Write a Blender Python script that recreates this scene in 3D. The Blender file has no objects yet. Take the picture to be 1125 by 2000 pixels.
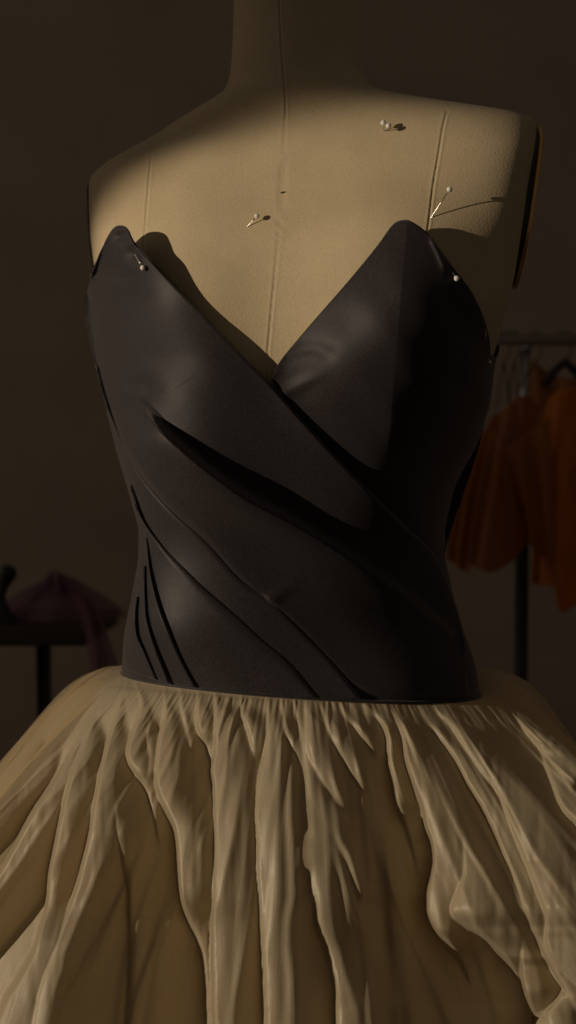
import bpy, math, random
import numpy as np

# ------------------------------------------------------------------ camera, world, lamps, exposure
SC = bpy.context.scene
COL = SC.collection
K = 0.00046            # metres per photograph pixel at the axis of the form
D0 = 1.5               # camera to the axis of the form
Z0 = 1.15              # camera height
CAM = np.array([0.0, -D0, Z0])

cam_d = bpy.data.cameras.new("camera")
cam = bpy.data.objects.new("camera", cam_d)
COL.objects.link(cam)
cam.location = (0, -D0, Z0)
cam.rotation_euler = (math.pi / 2, 0, 0)
cam_d.sensor_fit = 'VERTICAL'
cam_d.angle = 2 * math.atan(1000 * K / D0)
cam_d.clip_start = 0.05
cam_d.clip_end = 100
cam_d.dof.use_dof = True
cam_d.dof.focus_distance = 1.375
cam_d.dof.aperture_fstop = 3.0
SC.camera = cam

world = bpy.data.worlds.new("World")
SC.world = world
world.use_nodes = True
bg = world.node_tree.nodes["Background"]
bg.inputs[0].default_value = (1.0, 0.80, 0.60, 1)
bg.inputs[1].default_value = 0.047

SUN_AZ = math.radians(63)
SUN_EL = math.radians(12)
TO_LAMP = np.array([-math.sin(SUN_AZ) * math.cos(SUN_EL), -math.cos(SUN_AZ) * math.cos(SUN_EL), math.sin(SUN_EL)])
LAMP_DIST = 6.0
SPOT_HALF_H = 0.90
SPOT_HALF_W = 0.47
SPOT_TOP = 1.526       # height at which the top of the patch of light cuts the form
SPOT_P = 0.13
aim = np.array([math.cos(SUN_AZ) * SPOT_P, -math.sin(SUN_AZ) * SPOT_P, SPOT_TOP - SPOT_HALF_H])
lp = aim + TO_LAMP * LAMP_DIST
ld = bpy.data.lights.new("low_sun_lamp", 'SPOT')
ld.energy = 930
ld.color = (1.0, 0.81, 0.58)
ld.shadow_soft_size = 0.022
ld.spot_size = 2 * math.atan(SPOT_HALF_H / LAMP_DIST)
ld.spot_blend = 0.085
lamp = bpy.data.objects.new("low_sun_lamp", ld)
COL.objects.link(lamp)
lamp.location = lp
from mathutils import Vector
lamp.rotation_euler = Vector(-TO_LAMP).to_track_quat('-Z', 'Y').to_euler()
lamp.scale = (SPOT_HALF_W / SPOT_HALF_H, 1, 1)
# soft daylight of the room from the same side
fd = bpy.data.lights.new("room_daylight", 'AREA')
fd.shape = 'RECTANGLE'; fd.size = 1.4; fd.size_y = 1.6
fd.energy = 4.2
fd.color = (1.0, 0.79, 0.62)
fill = bpy.data.objects.new("room_daylight", fd)
COL.objects.link(fill)
fill.location = (-3.2, 0.1, 1.9)
fill.rotation_euler = Vector((3.0, 0.9, -0.6)).to_track_quat('-Z', 'Y').to_euler()

SC.view_settings.view_transform = 'Standard'
SC.view_settings.look = 'None'
SC.view_settings.exposure = 0.0
SC.view_settings.gamma = 1.0

rng = np.random.default_rng(7)

# ------------------------------------------------------------------ helpers
def wx(px, y):
    return (np.asarray(px) - 562.5) * K * (D0 + y) / D0

def wz(py, y):
    return Z0 + (1000.0 - np.asarray(py)) * K * (D0 + y) / D0

def to_px(P):
    d = P[..., 1] + D0
    return 562.5 + P[..., 0] / d * D0 / K, 1000.0 - (P[..., 2] - Z0) / d * D0 / K

def sstep(a, b, x):
    t = np.clip((x - a) / (b - a), 0, 1)
    return t * t * (3 - 2 * t)

def smooth1(v, sig):
    r = int(max(1, round(3 * sig)))
    k = np.exp(-0.5 * (np.arange(-r, r + 1) / sig) ** 2)
    k /= k.sum()
    vp = np.pad(v, r, mode='edge')
    return np.convolve(vp, k, mode='valid')

def blur2(M, sig):
    out = np.apply_along_axis(smooth1, 0, M, sig)
    return np.apply_along_axis(smooth1, 1, out, sig)

def catmull(pts, n):
    """n points along a Catmull-Rom curve, uniform in knot number"""
    P = np.asarray(pts, float)
    m = len(P)
    Q = np.vstack([2 * P[0] - P[1], P, 2 * P[-1] - P[-2]])
    t = np.linspace(0, m - 1 - 1e-9, n)
    i = t.astype(int)
    f = (t - i)[:, None]
    p0, p1, p2, p3 = Q[i], Q[i + 1], Q[i + 2], Q[i + 3]
    return 0.5 * (2 * p1 + (p2 - p0) * f + (2 * p0 - 5 * p1 + 4 * p2 - p3) * f ** 2 + (3 * p1 - p0 - 3 * p2 + p3) * f ** 3)

def sinter(x, xs, ys):
    """cubic (Catmull-like, monotone-limited) interpolation"""
    xs = np.asarray(xs, float); ys = np.asarray(ys, float)
    h = np.diff(xs); d = np.diff(ys) / h
    m = np.zeros(len(xs))
    m[0], m[-1] = d[0], d[-1]
    for i in range(1, len(xs) - 1):
        m[i] = 0 if d[i - 1] * d[i] <= 0 else 2 * d[i - 1] * d[i] / (d[i - 1] + d[i])
    x = np.clip(x, xs[0], xs[-1])
    i = np.clip(np.searchsorted(xs, x) - 1, 0, len(xs) - 2)
    t = (x - xs[i]) / h[i]
    return ((1 + 2 * t) * (1 - t) ** 2 * ys[i] + t * (1 - t) ** 2 * h[i] * m[i] + t * t * (3 - 2 * t) * ys[i + 1] + t * t * (t - 1) * h[i] * m[i + 1])

def mesh_obj(name, V, F, mat, parent=None, smooth=True, uv=None):
    V = np.asarray(V, np.float32).reshape(-1, 3)
    me = bpy.data.meshes.new(name)
    if isinstance(F, np.ndarray):
        nf, k = F.shape
        me.vertices.add(len(V))
        me.vertices.foreach_set("co", V.ravel())
        me.loops.add(nf * k)
        me.loops.foreach_set("vertex_index", F.astype(np.int32).ravel())
        me.polygons.add(nf)
        me.polygons.foreach_set("loop_start", (np.arange(nf) * k).astype(np.int32))
        me.polygons.foreach_set("loop_total", np.full(nf, k, np.int32))
        me.update(calc_edges=True)
    else:
        me.from_pydata(V.tolist(), [], F)
    me.validate()
    if uv is not None:
        ul = me.uv_layers.new(name="UVMap")
        vi = np.empty(len(me.loops), np.int32)
        me.loops.foreach_get("vertex_index", vi)
        ul.data.foreach_set("uv", np.asarray(uv, np.float32).reshape(-1, 2)[vi].ravel())
    if smooth:
        me.polygons.foreach_set("use_smooth", np.ones(len(me.polygons), bool))
    if mat is not None:
        me.materials.append(mat)
    o = bpy.data.objects.new(name, me)
    COL.objects.link(o)
    if parent is not None:
        o.parent = parent
        o.matrix_parent_inverse = parent.matrix_basis.inverted()
    return o

def grid_faces(nr, nc, wrap=False):
    r = np.arange(nr - 1)[:, None]
    c = np.arange(nc if wrap else nc - 1)[None, :]
    c1 = (c + 1) % nc
    a = r * nc + c; b = r * nc + c1; d = (r + 1) * nc + c; e = (r + 1) * nc + c1
    return np.stack([a, d, e, b], -1).reshape(-1, 4)

def grid_obj(name, P, mat, parent=None, wrap=False, uv=None, thick=0, offset=-1):
    nr, nc = P.shape[:2]
    o = mesh_obj(name, P, grid_faces(nr, nc, wrap), mat, parent, uv=uv)
    if thick:
        m = o.modifiers.new("thickness", 'SOLIDIFY')
        m.thickness = thick; m.offset = offset
    return o

def tube(name, pts, rad, mat, parent=None, seg=10, cap=True):
    P = np.asarray(pts, float)
    n = len(P)
    R = np.broadcast_to(np.asarray(rad, float), (n,))
    T = np.gradient(P, axis=0)
    T /= np.linalg.norm(T, axis=1)[:, None] + 1e-12
    up = np.array([0.13, 0.31, 0.94]) if abs(T[0, 2]) < 0.9 else np.array([0.94, 0.31, 0.13])
    V = []
    N = np.cross(T[0], up); N /= np.linalg.norm(N)
    for i in range(n):
        N = N - T[i] * np.dot(N, T[i]); N /= np.linalg.norm(N)
        B = np.cross(T[i], N)
        for j in range(seg):
            a = 2 * math.pi * j / seg
            V.append(P[i] + R[i] * (math.cos(a) * N + math.sin(a) * B))
    F = []
    for i in range(n - 1):
        for j in range(seg):
            k = (j + 1) % seg
            F.append((i * seg + j, i * seg + k, (i + 1) * seg + k, (i + 1) * seg + j))
    if cap:
        F.append(tuple(range(seg))[::-1]); F.append(tuple((n - 1) * seg + j for j in range(seg)))
    return mesh_obj(name, V, F, mat, parent)

def ball(name, c, r, mat, parent=None, nu=20, nv=12, sq=(1, 1, 1)):
    V = []; 
    for i in range(nv + 1):
        th = math.pi * i / nv
        for j in range(nu):
            ph = 2 * math.pi * j / nu
            V.append((c[0] + sq[0] * r * math.sin(th) * math.cos(ph), c[1] + sq[1] * r * math.sin(th) * math.sin(ph), c[2] + sq[2] * r * math.cos(th)))
    return mesh_obj(name, V, grid_faces(nv + 1, nu, True), mat, parent)

def box_vf(x0, x1, y0, y1, z0, z1):
    V = [(x, y, z) for x in (x0, x1) for y in (y0, y1) for z in (z0, z1)]
    F = [(0, 1, 3, 2), (4, 6, 7, 5), (0, 4, 5, 1), (2, 3, 7, 6), (0, 2, 6, 4), (1, 5, 7, 3)]
    return V, F

def box(name, x0, x1, y0, y1, z0, z1, mat, parent=None, bevel=0.004):
    V, F = box_vf(x0, x1, y0, y1, z0, z1)
    o = mesh_obj(name, V, F, mat, parent, smooth=False)
    if bevel:
        b = o.modifiers.new("bevel", 'BEVEL'); b.width = bevel; b.segments = 2
    return o

def thing(name, label, cat, loc=(0, 0, 0), group=None):
    o = bpy.data.objects.new(name, None)
    COL.objects.link(o)
    o.location = loc
    o.empty_display_size = 0.05
    o['label'] = label; o['category'] = cat
    if group: o['group'] = group
    bpy.context.view_layer.update()
    return o

# ------------------------------------------------------------------ materials
def new_mat(name):
    m = bpy.data.materials.new(name)
    m.use_nodes = True
    nt = m.node_tree
    return m, nt, nt.nodes, nt.links, nt.nodes["Principled BSDF"]

def mapped_noise(nt, coord, scale, vec_scale=(1, 1, 1), detail=4, rough=0.55):
    n, l = nt.nodes, nt.links
    mp = n.new("ShaderNodeMapping"); mp.inputs['Scale'].default_value = vec_scale
    l.new(coord, mp.inputs['Vector'])
    t = n.new("ShaderNodeTexNoise"); t.inputs['Scale'].default_value = scale
    t.inputs['Detail'].default_value = detail; t.inputs['Roughness'].default_value = rough
    l.new(mp.outputs[0], t.inputs['Vector'])
    return t.outputs['Fac']

def ramp(nt, fac, c0, c1, p0=0.3, p1=0.7):
    r = nt.nodes.new("ShaderNodeValToRGB")
    r.color_ramp.elements[0].position = p0; r.color_ramp.elements[0].color = (*c0, 1)
    r.color_ramp.elements[1].position = p1; r.color_ramp.elements[1].color = (*c1, 1)
    nt.links.new(fac, r.inputs[0])
    return r.outputs[0]

def bump(nt, h, strength, dist, prev=None):
    b = nt.nodes.new("ShaderNodeBump")
    b.inputs['Strength'].default_value = strength; b.inputs['Distance'].default_value = dist
    nt.links.new(h, b.inputs['Height'])
    if prev is not None: nt.links.new(prev, b.inputs['Normal'])
    return b.outputs[0]

def linen():
    m, nt, n, l, b = new_mat("linen")
    tc = n.new("ShaderNodeTexCoord").outputs['Object']
    big = mapped_noise(nt, tc, 14, detail=5)
    col = ramp(nt, big, (0.48, 0.39, 0.255), (0.58, 0.48, 0.32), 0.3, 0.75)
    fine = mapped_noise(nt, tc, 900, (1, 1, 0.45), 2)
    fine2 = mapped_noise(nt, tc, 900, (0.4, 1, 1), 2)
    speck = mapped_noise(nt, tc, 330, detail=1)
    mx = n.new("ShaderNodeMix"); mx.data_type = 'RGBA'; mx.blend_type = 'MULTIPLY'; mx.inputs[0].default_value = 1
    l.new(col, mx.inputs[6])
    l.new(ramp(nt, fine, (0.92, 0.915, 0.90), (1.04, 1.04, 1.04), 0.32, 0.65), mx.inputs[7])
    mx2 = n.new("ShaderNodeMix"); mx2.data_type = 'RGBA'; mx2.blend_type = 'MULTIPLY'; mx2.inputs[0].default_value = 1
    l.new(mx.outputs[2], mx2.inputs[6])
    l.new(ramp(nt, speck, (0.72, 0.66, 0.58), (1, 1, 1), 0.17, 0.23), mx2.inputs[7])
    l.new(mx2.outputs[2], b.inputs['Base Color'])
    ad = n.new("ShaderNodeMath"); ad.operation = 'ADD'
    l.new(fine, ad.inputs[0]); l.new(fine2, ad.inputs[1])
    l.new(bump(nt, ad.outputs[0], 0.42, 0.0005), b.inputs['Normal'])
    b.inputs['Roughness'].default_value = 0.9
    b.inputs['Specular IOR Level'].default_value = 0.2
    b.inputs['Sheen Weight'].default_value = 0.12
    return m

def satin():
    m, nt, n, l, b = new_mat("black_satin")
    tc = n.new("ShaderNodeTexCoord").outputs['Object']
    grain = mapped_noise(nt, tc, 720, detail=4, rough=0.75)
    cloud = mapped_noise(nt, tc, 26, detail=4)
    col = ramp(nt, grain, (0.008, 0.0067, 0.0077), (0.030, 0.0252, 0.0286), 0.38, 0.66)
    l.new(col, b.inputs['Base Color'])
    l.new(ramp(nt, cloud, (0.50, 0.50, 0.50), (0.55, 0.55, 0.55)), b.inputs['Roughness'])
    h1 = bump(nt, cloud, 0.10, 0.003)
    l.new(bump(nt, grain, 0.22, 0.0005, h1), b.inputs['Normal'])
    b.inputs['Specular IOR Level'].default_value = 0.26
    b.inputs['Specular Tint'].default_value = (0.96, 0.93, 1.0, 1)
    b.inputs['Sheen Weight'].default_value = 0.30
    b.inputs['Sheen Roughness'].default_value = 0.5
    b.inputs['Sheen Tint'].default_value = (0.95, 0.88, 0.88, 1)
    return m

def silk(name, base, trans, t_amt, transp=0.0):
    m, nt, n, l, b = new_mat(name)
    uv = n.new("ShaderNodeUVMap").outputs[0]
    tc = n.new("ShaderNodeTexCoord").outputs['Object']
    stri = mapped_noise(nt, uv, 1, (1500, 8, 1), 3, 0.6)
    stri2 = mapped_noise(nt, uv, 1, (520, 5, 1), 3, 0.6)
    grain = mapped_noise(nt, tc, 1700, detail=1)
    s = n.new("ShaderNodeMath"); s.operation = 'ADD'
    l.new(stri, s.inputs[0]); l.new(stri2, s.inputs[1])
    hf = n.new("ShaderNodeMath"); hf.operation = 'MULTIPLY'; hf.inputs[1].default_value = 0.5
    l.new(s.outputs[0], hf.inputs[0])
    c = ramp(nt, hf.outputs[0], tuple(v * 0.90 for v in base), tuple(min(1, v * 1.07) for v in base), 0.36, 0.64)
    mx = n.new("ShaderNodeMix"); mx.data_type = 'RGBA'; mx.blend_type = 'MULTIPLY'; mx.inputs[0].default_value = 1
    l.new(c, mx.inputs[6]); l.new(ramp(nt, grain, (0.80, 0.80, 0.80), (1.14, 1.14, 1.14), 0.3, 0.7), mx.inputs[7])
    l.new(mx.outputs[2], b.inputs['Base Color'])
    b.inputs['Roughness'].default_value = 0.41
    b.inputs['Specular IOR Level'].default_value = 0.58
    b.inputs['Sheen Weight'].default_value = 0.15
    nn = bump(nt, grain, 0.25, 0.0004, bump(nt, hf.outputs[0], 0.30, 0.0012))
    l.new(nn, b.inputs['Normal'])
    tr = n.new("ShaderNodeBsdfTranslucent"); tr.inputs[0].default_value = (*trans, 1)
    mixs = n.new("ShaderNodeMixShader"); mixs.inputs[0].default_value = t_amt
    l.new(b.outputs[0], mixs.inputs[1]); l.new(tr.outputs[0], mixs.inputs[2])
    out = n["Material Output"]
    last = mixs.outputs[0]
    if transp:
        tp = n.new("ShaderNodeBsdfTransparent"); tp.inputs[0].default_value = (1, 0.97, 0.92, 1)
        m2 = n.new("ShaderNodeMixShader"); m2.inputs[0].default_value = transp
        l.new(last, m2.inputs[1]); l.new(tp.outputs[0], m2.inputs[2]); last = m2.outputs[0]
    l.new(last, out.inputs[0])
    return m

def plain(name, col, rough=0.5, metal=0.0, var=0.15, scale=40, spec=0.5, bmp=0.0):
    m, nt, n, l, b = new_mat(name)
    tc = n.new("ShaderNodeTexCoord").outputs['Object']
    f = mapped_noise(nt, tc, scale, detail=5)
    l.new(ramp(nt, f, tuple(v * (1 - var) for v in col), tuple(v * (1 + var) for v in col)), b.inputs['Base Color'])
    b.inputs['Roughness'].default_value = rough; b.inputs['Metallic'].default_value = metal
    b.inputs['Specular IOR Level'].default_value = spec
    if bmp: l.new(bump(nt, f, bmp, 0.003), b.inputs['Normal'])
    return m

def net(name, col, trans, transp):
    m, nt, n, l, b = new_mat(name)
    tc = n.new("ShaderNodeTexCoord").outputs['Object']
    f = mapped_noise(nt, tc, 60, (1, 1, 0.3), 4)
    l.new(ramp(nt, f, tuple(v * 0.75 for v in col), tuple(v * 1.2 for v in col)), b.inputs['Base Color'])
    b.inputs['Roughness'].default_value = 0.6
    tr = n.new("ShaderNodeBsdfTranslucent"); tr.inputs[0].default_value = (*trans, 1)
    m1 = n.new("ShaderNodeMixShader"); m1.inputs[0].default_value = 0.4
    l.new(b.outputs[0], m1.inputs[1]); l.new(tr.outputs[0], m1.inputs[2])
    tp = n.new("ShaderNodeBsdfTransparent")
    m2 = n.new("ShaderNodeMixShader"); m2.inputs[0].default_value = transp
    l.new(m1.outputs[0], m2.inputs[1]); l.new(tp.outputs[0], m2.inputs[2])
    l.new(m2.outputs[0], n["Material Output"].inputs[0])
    return m

M_LINEN = linen()
M_SATIN = satin()
M_SILK = silk("champagne_silk", (0.57, 0.49, 0.345), (0.65, 0.53, 0.34), 0.40)
M_SHEER = silk("sheer_organza", (0.60, 0.50, 0.33), (0.6, 0.46, 0.25), 0.35, 0.62)
M_WALL = plain("plaster_wall", (0.40, 0.335, 0.275), 0.9, var=0.06, scale=6, spec=0.1, bmp=0.1)
M_FLOOR = plain("wood_floor", (0.16, 0.10, 0.06), 0.6, var=0.25, scale=9)
M_DARK = plain("dark_lacquer", (0.02, 0.018, 0.016), 0.28)
M_BLACK = plain("black_metal", (0.012, 0.012, 0.012), 0.45)
M_CHROME = plain("chrome", (0.36, 0.35, 0.36), 0.3, 1.0, var=0.05)
M_RIM_GLINT = plain("rim_glint_metal", (0.75, 0.45, 0.16), 0.3, 1.0, var=0.1)  # orange metal colour standing in for a warm glint on the rim
M_STEEL = plain("pin_steel", (0.6, 0.58, 0.55), 0.25, 1.0, var=0.05)
M_PEARL = plain("pearl_white", (0.80, 0.77, 0.72), 0.25, var=0.04)
M_RUST = net("rust_organza", (0.78, 0.27, 0.035), (0.7, 0.24, 0.03), 0.08)
M_RUST2 = net("sheer_rust_organza", (0.50, 0.17, 0.03), (0.5, 0.17, 0.03), 0.25)
M_AMBER = net("amber_organza", (0.50, 0.20, 0.035), (0.5, 0.2, 0.03), 0.3)
M_PLUM = net("plum_tulle", (0.30, 0.16, 0.22), (0.28, 0.15, 0.22), 0.45)
M_RAIL = plain("grey_rail", (0.16, 0.13, 0.12), 0.5)
M_WIRE = plain("dull_wire", (0.03, 0.027, 0.025), 0.5)
M_WOODDK = plain("dark_wood", (0.035, 0.025, 0.018), 0.6, var=0.3, scale=20)

# ------------------------------------------------------------------ the form's body as a set of horizontal sections
ROWS = np.array([
    (-60, 458, 707), (0, 456, 708), (60, 454, 708), (110, 452, 709), (145, 448, 713), (170, 440, 722), (185, 425, 738), (200, 394, 778),
    (215, 364, 838), (230, 330, 905), (245, 302, 968), (256, 278, 1012), (270, 248, 1029), (300, 196, 1025), (325, 168, 1021), (340, 162, 1018), (400, 163, 1008), (450, 166, 1001),
    (500, 172, 994), (560, 182, 985), (620, 190, 973), (660, 195, 962), (720, 200, 948), (800, 214, 944), (880, 238, 918),
    (950, 262, 885), (1030, 286, 867), (1090, 285, 867), (1170, 271, 885), (1230, 258, 902), (1300, 249, 923), (1360, 249, 929),
    (1440, 222, 962), (1600, 195, 985)], float)
DEPTH = np.array([  # py, front, back, exponent, y of the section's centre
    (-60, .056, .056, 2.0, .012), (60, .057, .058, 2.0, .012), (150, .060, .062, 2.0, .010), (200, .066, .066, 2.0, .006), (256, .070, .072, 2.5, .004), (340, .078, .080, 3.4, .0),
    (450, .089, .090, 3.4, 0), (560, .100, .095, 2.6, 0), (720, .108, .095, 2.3, 0), (880, .105, .088, 2.2, 0), (1050, .102, .082, 2.15, 0),
    (1200, .112, .095, 2.15, 0), (1360, .122, .110, 2.15, 0), (1600, .13, .125, 2.1, 0)], float)
_tp = np.arange(-60, 1601, 2.0)
_xl = smooth1(np.interp(_tp, ROWS[:, 0], ROWS[:, 1]), 3)
_xr = smooth1(np.interp(_tp, ROWS[:, 0], ROWS[:, 2]), 3)
_dp = [smooth1(np.interp(_tp, DEPTH[:, 0], DEPTH[:, i]), 9) for i in (1, 2, 3, 4)]

def section(z):
    py = 1000 - (z - Z0) / K
    xl = (np.interp(py, _tp, _xl) - 562.5) * K
    xr = (np.interp(py, _tp, _xr) - 562.5) * K
    bf, bb, n, yc = [np.interp(py, _tp, q) for q in _dp]
    return (xl + xr) / 2, (xr - xl) / 2, bf, bb, n, yc

def turn(z):
    """the form is turned a little to the viewer's left: its right side comes forward"""
    py = 1000 - (z - Z0) / K
    return 0.30 * sstep(120, 280, py) - 0.54 * sstep(600, 1040, py) + 0.22 * sstep(1180, 1360, py)

BUST = [(-0.098, Z0 + 0.125), (0.088, Z0 + 0.135)]
def bust(x, z, soft=0.0):
    tot = 0
    for bx, bz in BUST:
        dx = (x - bx) / (0.052 + 0.016 * soft)
        dz = (z - bz)
        dz = np.where(dz > 0, dz / 0.074, dz / (0.052 + 0.03 * soft))
        g = np.exp(-0.5 * (dx ** 2 + dz ** 2))
        tot = tot + g ** 2.2 if soft else tot + g
    if soft:
        tot = tot ** (1 / 2.2)
    return 0.040 * tot

def front_y(x, z, h=0.0, soft=0.0):
    cx, a, bf, bb, n, yc = section(z)
    q = np.clip(np.abs((x - cx) / (a + h)), 0, 1)
    e = np.clip(1 - q ** n, 0, 1) ** (1 / n)
    return yc - (bf + h) * e - bust(x, z, soft) * np.clip(1 - q ** 5, 0, 1) - turn(z) * (x - cx)

def on_body(px, py, h=0.0, soft=0.0):
    """point of the (inflated) front surface seen at a photograph pixel"""
    y = np.full(np.shape(px), -0.08)
    for _ in range(14):
        x = wx(px, y); z = wz(py, y)
        y = 0.5 * y + 0.5 * front_y(x, z, h, soft)
    return np.stack([wx(px, y), y, wz(py, y)], -1)

# ------------------------------------------------------------------ setting
def struct(o):
    o['kind'] = 'structure'
    return o
struct(box("wall", -3.5, 3.5, 1.45, 1.55, 0.0, 3.0, M_WALL, bevel=0))
struct(box("floor", -3.5, 3.5, -2.5, 1.45, -0.1, 0.0, M_FLOOR, bevel=0))

# ------------------------------------------------------------------ dress form
form = thing("dress_form", "linen covered dress form with bare neck and shoulders, turned slightly left", "dress form", (0.012, 0, 0))
SEAMS = {
    'cf': [(544, -30), (548, 60), (553, 140), (558, 206), (556, 260), (552, 330), (549, 380), (543, 470), (531, 600), (523, 690), (516, 780)],
    'pl': [(305, 235), (300, 262), (293, 330), (287, 400), (281, 480), (270, 600)],
    'pr': [(874, 215), (866, 245), (857, 300), (846, 365), (838, 430), (828, 500)],
    'nk': [(430, 184), (460, 196), (500, 205), (560, 211), (600, 206), (640, 197), (690, 184), (720, 172)],
}
def seam_groove(PX, PY):
    g = np.zeros_like(PX)
    for k, pts in SEAMS.items():
        P = np.array(pts, float)
        if k == 'nk':
            d = (PY - sinter(PX, P[:, 0], P[:, 1]))
            m = sstep(440, 462, PX) * (1 - sstep(688, 710, PX))
            s = 1.5
        else:
            d = (PX - sinter(PY, P[:, 1], P[:, 0]))
            m = (PY > P[0, 1]) * (PY < P[-1, 1]) * 1.0
            s = 1.6
        amp = {'cf': 1.0, 'pl': 0.7, 'pr': 0.9, 'nk': 0.55}[k]
        dd = np.abs(d)
        g += amp * m * (0.0009 * np.exp(-(dd / s) ** 2) - 0.00035 * np.exp(-((dd - 4.5) / 2.2) ** 2))
    return g

def build_body():
    zt = wz(-22, 0); zb = wz(1294, 0)
    zs = np.concatenate([np.linspace(zt, wz(700, 0), 270), np.linspace(wz(706, 0), zb, 70)])
    # columns: dense in front, coarse behind
    tf = np.linspace(-math.pi / 2, math.pi / 2, 641)
    tb = np.linspace(math.pi / 2, 3 * math.pi / 2, 66)[1:-1]
    th = np.concatenate([tf, tb])
    Z, T = np.meshgrid(zs, th, indexing='ij')
    cx, a, bf, bb, n, yc = section(Z)
    s, c = np.sin(T), np.cos(T)
    # even spacing across the front: x linear-ish in the angle's sine
    e = 2 / n
    X = cx + a * np.sign(s) * np.abs(s) ** e
    yb = yc + bb * np.abs(c) ** e - turn(Z) * (X - cx)
    Yf = front_y(X, Z)
    Y = np.where(c >= -1e-9, Yf, yb)
    P = np.stack([X, Y, Z], -1)
    PX, PY = to_px(P)
    g = np.where(c > 0.05, seam_groove(PX, PY), 0)
    P[..., 1] += g
    return P
bodyP = build_body()
torso = grid_obj("torso", bodyP, M_LINEN, form, wrap=True)
# dark cap closing the neck
top = bodyP[0]
cen = top.mean(0)
rings = [cen + (top - cen) * f + np.array([0, 0, dz]) for f, dz in ((1.0, 0.0), (1.03, 0.001), (1.03, 0.012), (0.97, 0.016), (0.5, 0.024), (0.02, 0.027))]
grid_obj("neck_cap", np.array(rings), M_DARK, form, wrap=True)
# arm plates: an oval lacquered plate with a rim on each side
def arm_plate(side):
    pys = np.array([268, 300, 340, 400, 450, 500, 560], float)
    xs = np.interp(pys, ROWS[:, 0], ROWS[:, 2 if side > 0 else 1])
    z0 = wz(272, 0); z1 = wz(572, 0)
    zc, hz = (z0 + z1) / 2, (z0 - z1) / 2
    n = 48
    def ring(f, out):
        V = []
        for j in range(n):
            t = 2 * math.pi * j / n
            z = zc + f * hz * math.cos(t)
            y = (0.012 if side > 0 else 0.03) - turn(z) * side * 0.18 + f * 0.050 * math.sin(t)
            x = (np.interp(1000 - (z - Z0) / K, pys, xs) - 562.5) * K
            V.append((x + side * (out - (0.0015 if side > 0 else 0.006)), y, z))
        return np.array(V)
    grid_obj("arm_plate", np.array([ring(0.98, -0.012), ring(1.0, 0.004), ring(0.96, 0.0065), ring(0.8, 0.0075), ring(0.4, 0.009), ring(0.02, 0.0095)]), M_DARK, form, wrap=True)
    grid_obj("arm_plate_rim", np.array([ring(0.995, 0.0035), ring(1.03, 0.004), ring(1.03, 0.0065), ring(0.985, 0.0075)]), M_RIM_GLINT if side > 0 else M_DARK, form, wrap=True)  # only the right rim gets the orange glint colour
arm_plate(1); arm_plate(-1)
# stand under the skirt
tube("stand_pole", [(0.012, 0.0, 0.03), (0.012, 0.0, 0.95)], 0.016, M_BLACK, form, 16)
V = []
for r, z in ((0.02, 0.0), (0.2, 0.0), (0.21, 0.01), (0.2, 0.022), (0.03, 0.04), (0.016, 0.06)):
    V.append([(0.012 + r * math.cos(t), r * math.sin(t), z) for t in np.linspace(0, 2 * math.pi, 40, endpoint=False)])
grid_obj("stand_base", np.array(V), M_BLACK, form, wrap=True)
# small stitched thread on the centre seam
p = on_body(np.array([548., 552, 556]), np.array([377., 376, 375])); p[:, 1] -= 0.0006
tube("thread_end", p, 0.0006, M_WOODDK, form, 6)

# ------------------------------------------------------------------ gown
gown = thing("ball_gown", "strapless gown with pleated black satin wrap bodice and champagne gathered skirt", "gown", (0.012, 0, 0))

def zseam(x):
    return Z0 - 0.1510 - 0.070 * x

def shell_points(h, py_top_fn, nrow=70, ncol=300):
    """closed shell round the body from a top line down to the waist seam"""
    th = np.linspace(-math.pi, math.pi, ncol, endpoint=False)
    zt0 = wz(700, 0)
    out = []
    for r in range(nrow):
        t = r / (nrow - 1)
        s, c = np.sin(th), np.cos(th)
        z = np.full(ncol, 0.0)
        x = 0.2 * s
        for _ in range(3):
            zs = zseam(x) - 0.002
            zt = py_top_fn(x, c)
            z = zt + (zs - zt) * t
            cx, a, bf, bb, n, yc = section(z)
            x = cx + (a + h) * np.sign(s) * np.abs(s) ** (2 / n)
        yf = front_y(x, z, h, 1.0)
        y = np.where(c >= 0, yf, yc + (bb + h) * np.abs(c) ** (2 / n) - turn(z) * (x - cx))
        out.append(np.stack([x, y, z], -1))
    return np.array(out)

def lining_top(x, c):
    px = 562.5 + x / K
    f = sinter(px, [150, 250, 380, 520, 600, 700, 780, 900, 960], [640, 690, 800, 905, 900, 780, 700, 690, 690])
    zf = Z0 + (1000 - f) * K * 0.93
    zb = Z0 + (1000 - 680) * K
    w = sstep(-0.1, 0.25, c)
    return zb * (1 - w) + zf * w
_shell = shell_points(0.0035, lining_top)
grid_obj("bodice_shell", _shell, M_SATIN, gown, wrap=True)
_hem = _shell[-1] + np.array([0, 0, 0.0008])
tube("turned_hem", np.vstack([_hem, _hem[:1]]), 0.0015, M_SATIN, gown, 8, cap=False)

def line_dist(px, py, pts):
    """signed distance to a polyline (+ on its upper right when it runs down to the right) and position along it 0..1"""
    P = catmull(pts, 120)
    best = np.full(px.shape, 1e9); sgn = np.ones(px.shape); along = np.zeros(px.shape)
    for i in range(len(P) - 1):
        a, b = P[i], P[i + 1]
        d = b - a; L = np.hypot(*d) + 1e-9
        t = np.clip(((px - a[0]) * d[0] + (py - a[1]) * d[1]) / L ** 2, 0, 1)
        dx = px - (a[0] + t * d[0]); dy = py - (a[1] + t * d[1])
        dist = np.hypot(dx, dy)
        m = dist < best
        s = np.sign(d[1] * (px - a[0]) - d[0] * (py - a[1]))
        best = np.where(m, dist, best); sgn = np.where(m, s, sgn)
        along = np.where(m, (i + t) / (len(P) - 1), along)
    return best * np.where(sgn == 0, 1, sgn), along

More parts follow.
